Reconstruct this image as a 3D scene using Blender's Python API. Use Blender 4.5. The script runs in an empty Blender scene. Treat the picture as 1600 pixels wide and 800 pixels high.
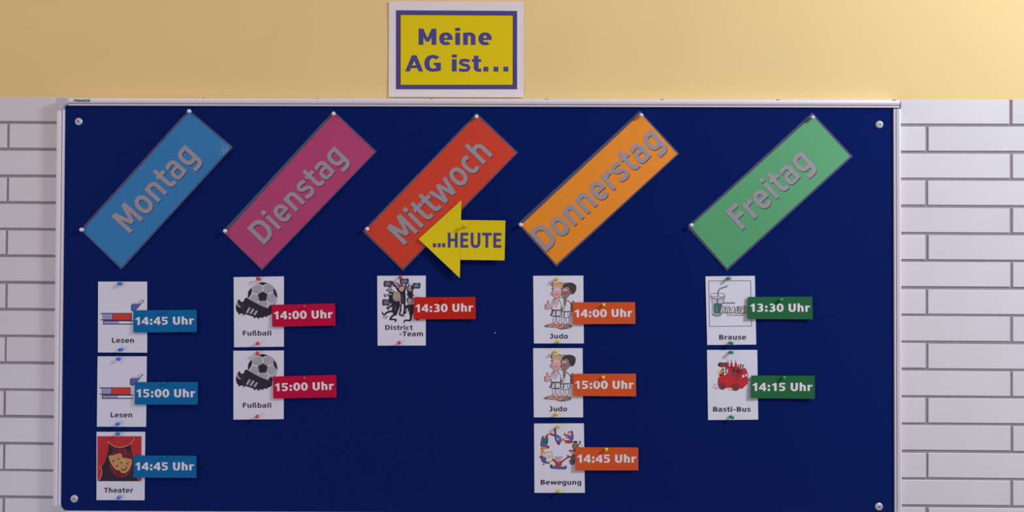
import bpy, math, random
from mathutils import Vector, Matrix, Euler

SC = bpy.context.scene
COL = SC.collection
random.seed(7)

# ------------------------------------------------------------------ camera
CAM_Z = 1.55          # eye height, metres
DIST = 1.644          # camera to the face of the tiles
FOCAL = 1200.0        # focal length in pixels of the 1600 px frame
YAW, PITCH, ROLL = 0.01454546, 0.01118196, 0.00539242
_fw = Vector((-math.sin(YAW) * math.cos(PITCH), math.cos(YAW) * math.cos(PITCH), math.sin(PITCH)))
_rt = Vector((math.cos(YAW), math.sin(YAW), 0))
_up = _rt.cross(_fw)
RT = _rt * math.cos(ROLL) + _up * math.sin(ROLL)
UP = _up * math.cos(ROLL) - _rt * math.sin(ROLL)
FW = _fw
cd = bpy.data.cameras.new('camera')
cd.sensor_width = 36.0
cd.lens = 36.0 * FOCAL / 1600.0
cd.clip_start = 0.02
cam = bpy.data.objects.new('camera', cd)
cam.matrix_world = Matrix(((RT.x, UP.x, -FW.x, 0), (RT.y, UP.y, -FW.y, -DIST), (RT.z, UP.z, -FW.z, CAM_Z), (0, 0, 0, 1)))
COL.objects.link(cam)
SC.camera = cam

# ------------------------------------------------------------------ light
SC.view_settings.view_transform = 'Standard'
SC.view_settings.look = 'None'
SC.view_settings.gamma = 1.0
SC.view_settings.exposure = 0.0
SC.view_settings.use_curve_mapping = False
w = bpy.data.worlds.new('world')
w.use_nodes = True
bg = w.node_tree.nodes['Background']
bg.inputs['Color'].default_value = (1.0, 0.84, 0.84, 1)
bg.inputs['Strength'].default_value = 0.42
SC.world = w

def area(name, loc, target, size, power, color):
    l = bpy.data.lights.new(name, 'AREA')
    l.shape = 'RECTANGLE'
    l.size, l.size_y = size
    l.energy = power
    l.color = color
    o = bpy.data.objects.new(name, l)
    o.location = loc
    o.rotation_euler = (Vector(target) - Vector(loc)).to_track_quat('-Z', 'Y').to_euler()
    COL.objects.link(o)
    return o

area('window_light', (2.3, -1.55, 3.0), (0.6, 0, 1.5), (0.6, 0.5), 52, (0.88, 0.96, 1.08))
area('ceiling_lamp', (-1.7, -1.5, 3.1), (-0.9, 0, 1.9), (0.40, 0.12), 3.4, (1.0, 0.66, 0.42))
area('low_cool_fill', (-1.9, -1.7, 0.7), (-0.8, 0, 1.1), (0.7, 0.7), 5, (0.62, 0.80, 1.25))  # unseen cool fill, added to brighten the lower left of the wall

# ------------------------------------------------------------------ helpers
def lin(c):
    c /= 255.0
    return c / 12.92 if c <= 0.04045 else ((c + 0.055) / 1.055) ** 2.4

MATS = {}
def mat(name, rgb, rough=0.7, coat=0.0, metal=0.0, spec=0.4, noise=0.0, nscale=60.0, bump=0.0, bscale=400.0, coat_rough=0.25, alpha=1.0, sheen=0.0, vary=0.0):
    if name in MATS:
        return MATS[name]
    m = bpy.data.materials.new(name)
    m.use_nodes = True
    nt = m.node_tree
    b = nt.nodes['Principled BSDF']
    col = tuple(lin(v) for v in rgb) + (1,)
    b.inputs['Base Color'].default_value = col
    b.inputs['Roughness'].default_value = rough
    b.inputs['Metallic'].default_value = metal
    b.inputs['Specular IOR Level'].default_value = spec
    b.inputs['Coat Weight'].default_value = coat
    b.inputs['Coat Roughness'].default_value = coat_rough
    b.inputs['Alpha'].default_value = alpha
    b.inputs['Sheen Weight'].default_value = sheen
    if sheen:
        b.inputs['Sheen Tint'].default_value = (0.35, 0.6, 1.0, 1)
    tc = None
    if noise or bump:
        tc = nt.nodes.new('ShaderNodeTexCoord')
    src = None
    if noise:
        n = nt.nodes.new('ShaderNodeTexNoise')
        n.inputs['Scale'].default_value = nscale
        n.inputs['Detail'].default_value = 5
        nt.links.new(tc.outputs['Object'], n.inputs['Vector'])
        mr = nt.nodes.new('ShaderNodeMapRange')
        mr.inputs['From Min'].default_value = 0.3
        mr.inputs['From Max'].default_value = 0.7
        mr.inputs['To Min'].default_value = 1 - noise
        mr.inputs['To Max'].default_value = 1 + noise
        nt.links.new(n.outputs['Fac'], mr.inputs['Value'])
        src = mr.outputs[0]
    if vary:
        oi = nt.nodes.new('ShaderNodeObjectInfo')
        m2 = nt.nodes.new('ShaderNodeMapRange')
        m2.inputs['To Min'].default_value = 1 - vary
        m2.inputs['To Max'].default_value = 1 + vary
        nt.links.new(oi.outputs['Random'], m2.inputs['Value'])
        if src:
            mm = nt.nodes.new('ShaderNodeMath'); mm.operation = 'MULTIPLY'
            nt.links.new(src, mm.inputs[0]); nt.links.new(m2.outputs[0], mm.inputs[1])
            src = mm.outputs[0]
        else:
            src = m2.outputs[0]
    if src:
        vm = nt.nodes.new('ShaderNodeVectorMath'); vm.operation = 'SCALE'
        vm.inputs[0].default_value = col[:3]
        nt.links.new(src, vm.inputs['Scale'])
        nt.links.new(vm.outputs[0], b.inputs['Base Color'])
    if bump:
        n = nt.nodes.new('ShaderNodeTexNoise')
        n.inputs['Scale'].default_value = bscale
        n.inputs['Detail'].default_value = 3
        nt.links.new(tc.outputs['Object'], n.inputs['Vector'])
        bp = nt.nodes.new('ShaderNodeBump')
        bp.inputs['Strength'].default_value = bump
        bp.inputs['Distance'].default_value = 0.001
        nt.links.new(n.outputs['Fac'], bp.inputs['Height'])
        nt.links.new(bp.outputs['Normal'], b.inputs['Normal'])
    MATS[name] = m
    return m

def U(px, py, d=0.0):
    """Point on the plane parallel to the wall, d metres in front of the tiles."""
    v = RT * ((px - 800) / FOCAL) + UP * ((400 - py) / FOCAL) + FW
    t = (DIST - d) / v.y
    return Vector((t * v.x, -d, CAM_Z + t * v.z))

def link(name, verts, faces, mats, parent=None, base=None, midx=None, smooth=False):
    base = base or Vector((0, 0, 0))
    me = bpy.data.meshes.new(name)
    me.from_pydata([tuple(Vector(v) - base) for v in verts], [], faces)
    for m in (mats if isinstance(mats, (list, tuple)) else [mats]):
        me.materials.append(m)
    if midx:
        for p, i in zip(me.polygons, midx):
            p.material_index = i
    if smooth:
        me.polygons.foreach_set('use_smooth', [True] * len(me.polygons))
    me.update()
    o = bpy.data.objects.new(name, me)
    if parent is not None:
        o.parent = parent
    else:
        o.location = base
    COL.objects.link(o)
    return o

def empty(name, loc, label, cat, group=None):
    o = bpy.data.objects.new(name, None)
    o.empty_display_size = 0.02
    o.location = loc
    o['label'] = label
    o['category'] = cat
    if group:
        o['group'] = group
    COL.objects.link(o)
    return o

def box(x0, y0, z0, x1, y1, z1):
    v = [(x0, y0, z0), (x1, y0, z0), (x1, y1, z0), (x0, y1, z0), (x0, y0, z1), (x1, y0, z1), (x1, y1, z1), (x0, y1, z1)]
    f = [(0, 1, 5, 4), (1, 2, 6, 5), (2, 3, 7, 6), (3, 0, 4, 7), (4, 5, 6, 7), (3, 2, 1, 0)]
    return v, f

# ------------------------------------------------------------------ setting: wall of tiles and plaster, floor
M_MORTAR = mat('mortar', (158, 150, 158), 0.95, noise=0.08, nscale=90, bump=0.6, bscale=500)
M_TILE = mat('glazed_tile', (226, 224, 228), 0.34, spec=0.35, noise=0.025, nscale=9, bump=0.10, bscale=35, vary=0.02)
M_YELLOW = mat('yellow_paint', (246, 217, 148), 0.6, spec=0.25, noise=0.02, nscale=4, bump=0.12, bscale=160)
M_FLOOR = mat('floor_linoleum', (120, 112, 108), 0.5, noise=0.08, nscale=20)
TOPZ = CAM_Z + 0.3560          # where the tiles end and the yellow paint begins
XW = 4.0
v, f = box(-XW, 0.0026, 0, XW, 0.16, 3.3)
wall = link('wall_back', v, f, M_MORTAR)
wall['kind'] = 'structure'
v, f = box(-XW, 0.0009, TOPZ, XW, 0.0036, 3.3)
link('painted_plaster', v, f, M_YELLOW, wall)
v, f = box(-XW, -3.2, -0.1, XW, 0.16, 0.0)
fl = link('floor', v, f, M_FLOOR)
fl['kind'] = 'structure'

H = 0.05776; LEN = 0.2469; J = 0.0056; K0 = CAM_Z + 0.3018
def brick_geo(w, h, c=0.0009, dep=0.0035):
    v = [(0, dep, 0), (w, dep, 0), (w, dep, h), (0, dep, h),
         (0, c, 0), (w, c, 0), (w, c, h), (0, c, h),
         (c, 0, c), (w - c, 0, c), (w - c, 0, h - c), (c, 0, h - c)]
    f = [(0, 1, 5, 4), (1, 2, 6, 5), (2, 3, 7, 6), (3, 0, 4, 7), (4, 5, 9, 8), (5, 6, 10, 9), (6, 7, 11, 10), (7, 4, 8, 11), (8, 9, 10, 11)]
    return v, f
brick_meshes = []
for k in range(6):
    w_ = LEN - J + random.uniform(-0.0007, 0.0007)
    h_ = H - J + random.uniform(-0.0005, 0.0005)
    bv, bf = brick_geo(w_, h_)
    me = bpy.data.meshes.new('brick')
    me.from_pydata([tuple(q) for q in bv], [], bf)
    me.materials.append(M_TILE)
    brick_meshes.append(me)
sv, sf = [], []
for r in range(0, 33):
    z0 = K0 - r * H + J / 2
    if z0 < 0:
        break
    off = 1.0355 if r % 2 == 0 else 0.858
    i0 = int((-XW - off) / LEN) - 1
    for i in range(i0, i0 + 36):
        x0 = off + i * LEN + J / 2
        x1 = x0 + LEN - J
        if x1 > XW or x0 < -XW:
            continue
        if r > 0 and x0 > -0.92 and x1 < 0.70 and z0 > CAM_Z - 0.52:
            continue                       # wholly behind the board
        if -1.75 < x0 and x1 < 1.75 and r < 17:
            o = bpy.data.objects.new('brick', random.choice(brick_meshes))
            o.location = (x0 + random.uniform(-0.0005, 0.0005), random.uniform(-0.0002, 0.0003), z0 + random.uniform(-0.0004, 0.0004))
            o.rotation_euler = (random.uniform(-0.004, 0.004), random.uniform(-0.0018, 0.0018), random.uniform(-0.001, 0.001))
            o.parent = wall
            COL.objects.link(o)
        else:
            bv, bf = brick_geo(LEN - J, H - J)
            n = len(sv)
            sv += [(a + x0, b, c + z0) for a, b, c in bv]
            sf += [tuple(q + n for q in g) for g in bf]
bw = link('brickwork', sv, sf, M_TILE, wall)
bw['kind'] = 'stuff'

# ------------------------------------------------------------------ glyphs (bold humanist sans, capital height 727)
def R(x0, y0, x1, y1):
    return [(x0, y0), (x1, y0), (x1, y1), (x0, y1)]
def ringp(cx, cy, rx, ry, tx, ty, a0, a1, e=2.25):
    def pt(a, x, y):
        c, s = math.cos(math.radians(a)), math.sin(math.radians(a))
        return (cx + x * math.copysign(abs(c) ** (2 / e), c), cy + y * math.copysign(abs(s) ** (2 / e), s))
    n = max(4, int(abs(a1 - a0) / 9))
    A = [a0 + (a1 - a0) * i / n for i in range(n + 1)]
    return [[pt(A[i], rx, ry), pt(A[i + 1], rx, ry), pt(A[i + 1], rx - tx, ry - ty), pt(A[i], rx - tx, ry - ty)] for i in range(n)]
def spline(P, n=6, closed=False):
    out = []
    m = len(P)
    rng = range(m if closed else m - 1)
    for i in rng:
        g = (lambda k: P[k % m]) if closed else (lambda k: P[min(max(k, 0), m - 1)])
        p0, p1, p2, p3 = g(i - 1), g(i), g(i + 1), g(i + 2)
        for j in range(n):
            t = j / n
            out.append(tuple(0.5 * (2 * p1[c] + (p2[c] - p0[c]) * t + (2 * p0[c] - 5 * p1[c] + 4 * p2[c] - p3[c]) * t * t + (3 * p1[c] - p0[c] - 3 * p2[c] + p3[c]) * t ** 3) for c in (0, 1)))
    if not closed:
        out.append(P[-1])
    return out
def stroke(P, w, smooth=True, n=5, w1=None):
    Q = spline(P, n) if smooth and len(P) > 2 else list(P)
    L_, R_ = [], []
    N_ = len(Q)
    shut = N_ > 3 and math.hypot(Q[0][0] - Q[-1][0], Q[0][1] - Q[-1][1]) < 1e-6
    def seg(i):
        a, b = Q[i], Q[i + 1]
        l = math.hypot(b[0] - a[0], b[1] - a[1]) or 1
        return (-(b[1] - a[1]) / l, (b[0] - a[0]) / l)
    for i, p in enumerate(Q):
        n0 = seg(i - 1) if i > 0 else (seg(N_ - 2) if shut else seg(0))
        n1 = seg(i) if i < N_ - 1 else (seg(0) if shut else seg(N_ - 2))
        mx, my = n0[0] + n1[0], n0[1] + n1[1]
        l = math.hypot(mx, my)
        if l < 0.5:
            mx, my, l = n1[0], n1[1], 1.0
        mx, my = mx / l, my / l
        ww = w if w1 is None else w + (w1 - w) * i / (N_ - 1)
        k_ = min(1.8, 1.0 / max(0.3, mx * n1[0] + my * n1[1]))
        nx, ny = mx * ww / 2 * k_, my * ww / 2 * k_
        L_.append((p[0] + nx, p[1] + ny)); R_.append((p[0] - nx, p[1] - ny))
    return [[L_[i], L_[i + 1], R_[i + 1], R_[i]] for i in range(len(Q) - 1)]

def glyph(ch, S=176, T=125):
    """list of layers (each a list of quads / polygons) and the advance"""
    SC_ = S + 12
    def arch(xl, xr):
        cx = (xl + xr) / 2
        return ringp(cx, 330, xr - cx, 232, (xr - cx) - ((xr - S) - cx), T, 0, 180)
    g = {
        'o': ([ringp(343, 274, 303, 286, S, T, 0, 360)], 687),
        'n': ([[R(80, 0, 80 + S, 548)], [R(635 - S, 0, 635, 331)], arch(80, 635)], 712),
        'h': ([[R(80, 0, 80 + S, 760)], [R(635 - S, 0, 635, 331)], arch(80, 635)], 712),
        'm': ([[R(80, 0, 80 + S, 548)], [R(617 - S, 0, 617, 331)], arch(80, 617), [R(979 - S, 0, 979, 331)], arch(617 - S, 979)], 1058),
        'u': ([[R(635 - S, 0, 635, 548)], [R(80, 217, 80 + S, 548)], ringp(357, 218, 278, 232, S, T, 180, 360)], 712),
        'r': ([[R(80, 0, 80 + S, 548)], [[(80 + S, 465), (340, 535), (430, 556), (505, 552), (505, 388), (400, 402), (80 + S, 372)]]], 497),
        'e': ([ringp(338, 274, 298, 286, S, T, 0, 314), [R(60, 222, 634, 318)], [R(638 - S, 222, 636, 281)]], 664),
        'c': ([ringp(325, 274, 285, 286, S, T, 50, 310)], 588),
        'a': ([[R(590 - S, 0, 590, 345)], ringp(340, 340, 250, 222, S, T, 0, 95), [[(345, 562), (200, 555), (92, 525), (92, 395), (190, 430), (345, 440)]],
               ringp(235, 168, 200, 182, S - 10, T - 25, 90, 270), [R(234, 350 - (T - 25), 430, 350)], [R(234, -14, 430, -14 + T - 22)]], 668),
        'g': ([[R(630 - S, -30, 630, 548)], ringp(320, 285, 280, 271, S, T, 90, 270), [R(319, 556 - T, 480, 556)], [R(319, 14, 480, 14 + T)],
               ringp(350, -25, 280, 185, S, T, 270, 360), [[(120, -205), (351, -210), (351, -210 + T), (240, -90), (120, -68)]]], 699),
        'd': ([[R(630 - S, 0, 630, 760)], ringp(320, 274, 280, 286, S, T, 90, 270), [R(319, 560 - T, 480, 560)], [R(319, -12, 480, -12 + T)]], 699),
        'b': ([[R(75, 0, 75 + S, 760)], ringp(385, 274, 280, 286, S, T, -90, 90), [R(230, 560 - T, 386, 560)], [R(230, -12, 386, -12 + T)]], 699),
        't': ([[R(105, 187, 105 + S, 705)], [R(15, 425, 440, 548)], ringp(330, 188, 225, 200, S, T, 180, 270), [R(329, -12, 440, T - 12)]], 455),
        's': ([stroke([(512, 462), (420, 488), (290, 502), (160, 475), (118, 398), (190, 322), (310, 288), (440, 245), (488, 160), (420, 70), (290, 48), (150, 62), (55, 100)], T)], 593),
        'i': ([[R(82, 0, 82 + S, 548)], [R(74, 618, 90 + S, 762)]], 342),
        'l': ([[R(82, 0, 82 + S, 760)]], 342),
        'w': ([[[(10, 548), (10 + S, 548), (350, 0), (185, 0)]], [[(190, 0), (350, 0), (575, 548), (420, 548)]],
               [[(405, 548), (560, 548), (795, 0), (635, 0)]], [[(630, 0), (795, 0), (970, 548), (970 - S, 548)]]], 980),
        'ß': ([[R(80, 0, 80 + S, 560)], ringp(330, 558, 250, 214, S, T, 0, 180), stroke([(498, 560), (478, 470), (415, 400), (470, 325), (560, 245), (590, 150), (520, 65), (370, 52)], T + 18)], 713),
        '-': ([[R(60, 225, 420, 350)]], 480),
        '.': ([[R(80, 0, 90 + S, S + 5)]], 361),
        ':': ([[R(100, 0, 105 + S, S)], [R(100, 548 - S, 105 + S, 548)]], 402),
        ' ': ([], 342),
        'M': ([[R(80, 0, 80 + S, 727)], [R(872 - S, 0, 872, 727)], [[(81, 726), (290, 726), (548, 150), (400, 150)]], [[(871, 725), (662, 725), (404, 150), (552, 150)]]], 948),
        'D': ([[R(80, 0, 80 + SC_, 727)], ringp(380, 363.5, 400, 363.5, SC_ + 5, T + 5, -90, 90), [R(200, 0, 381, T + 5)], [R(200, 722 - T, 381, 727)]], 830),
        'F': ([[R(80, 0, 80 + SC_, 727)], [R(81, 590, 620, 726)], [R(81, 318, 590, 448)]], 650),
        'L': ([[R(80, 0, 80 + SC_, 727)], [R(81, 1, 615, 138)]], 637),
        'T': ([[R(15, 590, 667, 727)], [R(341 - SC_ / 2, 0, 341 + SC_ / 2, 726)]], 682),
        'H': ([[R(80, 0, 80 + SC_, 727)], [R(757 - SC_, 0, 757, 727)], [R(200, 305, 620, 440)]], 837),
        'E': ([[R(80, 0, 80 + SC_, 727)], [R(81, 590, 620, 726)], [R(81, 305, 590, 435)], [R(81, 1, 620, 138)]], 683),
        'U': ([[R(75, 270, 75 + SC_, 727)], [R(737 - SC_, 270, 737, 727)], ringp(406, 271, 331, 285, SC_, T + 10, 180, 360)], 812),
        'B': ([[R(80, 0, 80 + SC_, 727)], ringp(430, 539, 235, 188, SC_, T - 12, -90, 90), [R(200, 739 - T, 431, 727)], [R(200, 351, 431, 339 + T)],
               ringp(440, 205, 278, 205, SC_, T, -90, 90), [R(200, 0, 441, T)], [R(200, 410 - T, 441, 410)]], 762),
        'J': ([[R(470 - SC_, 185, 470, 727)], [R(120, 600, 469, 726)], ringp(235, 186, 235, 198, SC_, T + 5, 270, 360), [R(30, -12, 236, T - 7)]], 555),
        'A': ([[[(5, 0), (200, 0), (485, 727), (290, 727)]], [[(772, 0), (577, 0), (292, 727), (487, 727)]], [R(180, 150, 600, 270)]], 776),
        'G': ([ringp(405, 363, 365, 377, SC_ + 5, T + 5, 42, 300), [R(745 - SC_, 45, 745, 395)], [R(430, 280, 744, 394)], [[(560, -5), (744, 45), (744, 170), (560, 125)]]], 811),
        'R': ([[R(80, 0, 80 + SC_, 727)], ringp(430, 509, 255, 218, SC_, T, -90, 90), [R(200, 727 - T, 431, 727)], [R(200, 291, 431, 291 + T)], [[(330, 330), (540, 330), (790, 0), (560, 0)]]], 782),
        'S': ([stroke([(610, 640), (480, 672), (340, 676), (190, 630), (160, 530), (250, 430), (400, 385), (560, 320), (600, 205), (500, 85), (330, 55), (180, 72), (70, 115)], T + 20)], 710),
        'N': ([[R(80, 0, 60 + SC_, 727)], [R(765 - SC_, 0, 750, 727)], [[(81, 726), (270, 726), (749, 1), (560, 1)]]], 846),
        'K': ([[R(80, 0, 80 + SC_, 727)], [[(240, 330), (520, 727), (750, 727), (440, 370), (770, 0), (540, 0), (240, 400)]]], 770),
        '0': ([ringp(355, 363, 318, 377, S + 8, T, 0, 360, 2.1)], 711),
        '1': ([[R(290, 0, 290 + S + 5, 727)], [[(105, 465), (105, 590), (235, 635), (325, 726), (440, 726), (440, 560), (300, 520)]]], 640),
        '3': ([ringp(330, 528, 285, 212, S, T - 10, -90, 150), ringp(325, 203, 315, 216, S, T, -150, 90), [R(220, 320, 331, 420)]], 711),
        '4': ([[R(30, 150, 690, 280)], [R(395, 0, 395 + S, 727)], [[(31, 240), (31, 290), (395, 726), (540, 726), (200, 240)]]], 711),
        '5': ([[R(110, 590, 625, 727)], [R(110, 345, 260, 726)], ringp(320, 225, 325, 237, S, T, -145, 92), [[(110, 345), (230, 345), (325, 355), (325, 462), (110, 440)]]], 711),
    }
    return g[ch]

def text_layers(s, S=176, T=125, track=0):
    out, x = [], 0
    for ch in s:
        L_, adv = glyph(ch, S, T)
        for k, layer in enumerate(L_):
            out.append((k, [[(px + x, py) for px, py in q] for q in layer]))
        x += adv + track
    return out

class Print:
    """flat print on a sheet: polygons given in picture pixels, laid on the sheet surface dep(px,py)"""
    def __init__(self, dep, lift=0.00012, step=8e-6):
        self.dep, self.lift, self.step = dep, lift, step
        self.v, self.f, self.mi, self.m = [], [], [], []
        self.n = 0
        self.ox = self.oy = 0.0; self.s = 1.0
    def frame(self, ox, oy, s):          # drawing units -> picture pixels
        self.ox, self.oy, self.s = ox, oy, s
        return self
    def raw(self, polys, m, layer=None):
        if layer is None:
            self.n += 1
            layer = self.n
        if m not in self.m:
            self.m.append(m)
        i = self.m.index(m)
        for q in polys:
            b = len(self.v)
            for x, y in q:
                x = self.ox + x * self.s; y = self.oy + y * self.s
                self.v.append(U(x, y, self.dep(x, y) + self.lift + layer * self.step))
            a = 0.0
            P0, ids = self.v[b], list(range(b, len(self.v)))
            for k in range(len(q)):
                (xa, ya), (xb, yb) = q[k], q[(k + 1) % len(q)]
                a += xa * yb - xb * ya
            if a < 0:
                ids.reverse()
            ids.reverse()
            self.f.append(ids); self.mi.append(i)
    def poly(self, P, m): self.raw([P], m)
    def blob(self, P, m, n=5): self.raw([spline(P, n, True)], m)
    def line(self, P, w, m, smooth=True, w1=None): self.raw(stroke(P, w, smooth, 4, w1), m)
    def oval(self, cx, cy, rx, ry, m, rot=0, n=20):
        c, s = math.cos(math.radians(rot)), math.sin(math.radians(rot))
        self.raw([[(cx + rx * math.cos(t) * c - ry * math.sin(t) * s, cy + rx * math.cos(t) * s + ry * math.sin(t) * c) for t in [2 * math.pi * k / n for k in range(n)]]], m)
    def outl(self, P, m, mo, w=6, n=5):
        Q = spline(P, n, True)
        self.raw([Q], m)
        self.raw(stroke(Q + [Q[0]], w, False), mo)
    def text(self, s, p0, p1, ht, m, S=176, T=125, track=0, shear=0.0, cap=727.0, minx=None):
        """ink of s runs from p0 to p1 along its baseline; ht = capital height (pixels)"""
        L_ = text_layers(s, S, T, track)
        xs = [x for _, l in L_ for q in l for x, y in q]
        x0, x1 = min(xs), max(xs)
        dx, dy = p1[0] - p0[0], p1[1] - p0[1]
        l = math.hypot(dx, dy)
        ux, uy = dx / l, dy / l
        nx, ny = uy, -ux                # towards the top of the letters
        kx, ky = l / (x1 - x0), ht / cap
        base = self.n + 1
        for k, layer in L_:
            P = []
            for q in layer:
                P.append([(p0[0] + ux * ((x - x0) * kx + shear * y * ky) + nx * y * ky, p0[1] + uy * ((x - x0) * kx + shear * y * ky) + ny * y * ky) for x, y in q])
            self.raw(P, m, base + k)
        self.n = base + 8
    def build(self, name, parent):
        return link(name, self.v, self.f, self.m, parent, parent.location, self.mi)

def sheet(name, quad, dep, m, parent, nu=10, nv=6, th=0.0003, m_edge=None):
    """a sheet of paper with thickness whose four corners (TL, TR, BR, BL) are given; dep gives its distance from the tiles"""
    TL, TR, BR, BL = quad
    V, F = [], []
    for side in (0, 1):
        for j in range(nv + 1):
            for i in range(nu + 1):
                a, b = i / nu, j / nv
                x = (TL[0] * (1 - a) + TR[0] * a) * (1 - b) + (BL[0] * (1 - a) + BR[0] * a) * b
                y = (TL[1] * (1 - a) + TR[1] * a) * (1 - b) + (BL[1] * (1 - a) + BR[1] * a) * b
                p = U(x, y, dep(x, y))
                if side: p = p + Vector((0, th, 0))
                V.append(p)
    W = nu + 1; N = W * (nv + 1)
    for j in range(nv):
        for i in range(nu):
            k = j * W + i
            F.append((k, k + W, k + W + 1, k + 1))
            F.append((N + k, N + k + 1, N + k + W + 1, N + k + W))
    rim = [i for i in range(W)] + [j * W + nu for j in range(1, nv + 1)] + [nv * W + i for i in range(nu - 1, -1, -1)] + [j * W for j in range(nv - 1, 0, -1)]
    for a, b in zip(rim, rim[1:] + rim[:1]):
        k = len(V)
        V += [V[a], V[b], V[b + N], V[a + N]]
        F.append((k, k + 1, k + 2, k + 3))
    return link(name, V, F, m, parent, parent.location)

def mid(quad):
    return (sum(q[0] for q in quad) / 4, sum(q[1] for q in quad) / 4)

# ------------------------------------------------------------------ the notice board
FELT = 0.016
M_FELT = mat('blue_felt', (8, 29, 98), 1.0, spec=0.03, sheen=0.22, noise=0.22, nscale=420, bump=0.35, bscale=900)
M_ALU = mat('aluminium', (240, 236, 242), 0.42, metal=0.12, spec=0.6)
M_GROOVE = mat('frame_groove', (160, 154, 164), 0.5, metal=0.1)
M_CAP = mat('grey_plastic', (200, 200, 206), 0.5)
M_INSERT = mat('dark_blue_insert', (62, 58, 112), 0.6)
M_SCREW = mat('zinc_screw', (214, 218, 226), 0.45, metal=0.45)
M_SCREWDARK = mat('screw_recess', (70, 66, 66), 0.6, metal=0.4)
M_INK = mat('violet_black_ink', (44, 38, 66), 0.6)
fTL, fTR, fBL, fBR = U(99.5, 163.5, FELT), U(1397.5, 166.8, FELT), U(92.6, 799.0, FELT), U(1399, 806, FELT)
board = empty('notice_board', (fTL + fTR + fBL + fBR) / 4, 'large dark blue felt notice board with narrow silver frame on the tiled wall', 'board')
B0 = board.location.copy()
def bulk(pts, back):           # prism from a front polygon to a back plane
    n = len(pts)
    V = [Vector(p) for p in pts] + [Vector((p[0], back, p[2])) for p in pts]
    F = [list(range(n))[::-1], list(range(n, 2 * n))]
    for i in range(n):
        j = (i + 1) % n
        F.append([i, j, j + n, i + n])
    return V, F
V, F = bulk([fBL, fBR, fTR, fTL], -0.001)
link('felt_panel', V, F, M_FELT, board, B0)

def rail(inner0, outer0, inner1, outer1, name='frame_rail'):
    """extruded aluminium profile between two ends; inner/outer are (px,py) on the front face"""
    prof = [(0.0, 0.0145), (0.0, 0.0195), (0.04, 0.0205), (0.20, 0.0205), (0.24, 0.0180), (0.34, 0.0180), (0.38, 0.0215), (0.60, 0.0225), (0.64, 0.0217), (0.68, 0.0225), (0.93, 0.0215), (1.0, 0.0195), (1.0, 0.001), (0.0, 0.001)]
    V, F, MI = [], [], []
    n = len(prof)
    for (i_, o_) in ((inner0, outer0), (inner1, outer1)):
        a, b = U(i_[0], i_[1], 0.02), U(o_[0], o_[1], 0.02)
        for t, d in prof:
            p = a.lerp(b, t)
            V.append(Vector((p.x, -d, p.z)))
    for i in range(n):
        j = (i + 1) % n
        F.append([i, j, j + n, i + n])
        MI.append(1 if i == 4 else 0)
    F.append(list(range(n))); F.append(list(range(n, 2 * n))[::-1]); MI += [0, 0]
    o = link(name, V, F, [M_ALU, M_GROOVE], board, B0, MI)
    import bmesh
    bm = bmesh.new(); bm.from_mesh(o.data); bmesh.ops.recalc_face_normals(bm, faces=bm.faces); bm.to_mesh(o.data); bm.free()
    return o
rail((106.5, 164.8), (106.5, 153.2), (1405.3, 168.2), (1405.3, 157.2))                 # top
rail((100.4, 170.5), (88.6, 170.5), (93.6, 792), (82.6, 792))                          # left
rail((1396.6, 170.2), (1407.6, 170.2), (1398.4, 806), (1409.4, 806))                   # right
rail((100, 798.6), (100, 810.5), (1398.2, 805.6), (1398.2, 817))                       # bottom
def cap(P, depth=0.0240):
    V, F = bulk([U(x, y, depth) for x, y in P][::-1], -0.001)
    o = link('corner_cap', V, F, M_CAP, board, B0)
    b = o.modifiers.new('bevel', 'BEVEL'); b.width = 0.0012; b.segments = 2; b.limit_method = 'ANGLE'
    return o
cap([(88.2, 152.6), (106.8, 153), (104.6, 161.8), (99, 165.8), (96.5, 170.8), (88.4, 171.8)])
cap([(82.4, 790), (92.2, 790), (93.4, 794.5), (97.0, 798.6), (102, 799.3), (102, 811), (82.2, 811)])
V, F = bulk([U(x, y, 0.0175) for x, y in [(1404.6, 158.8), (1407.6, 158.8), (1407.6, 170.6), (1396.2, 170.6), (1396.2, 167.6), (1404.6, 167.6)]][::-1], -0.001)
link('corner_insert', V, F, M_INSERT, board, B0)
pr = Print(lambda x, y: 0.0222, 0.0005)
pr.text('FRANKEN', (115, 158.9), (140, 159.2), 4.0, M_INK, S=170, T=120, shear=0.2)
o = pr.build('lettering', board); o['label'] = 'small dark lettering on the silver frame'

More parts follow.
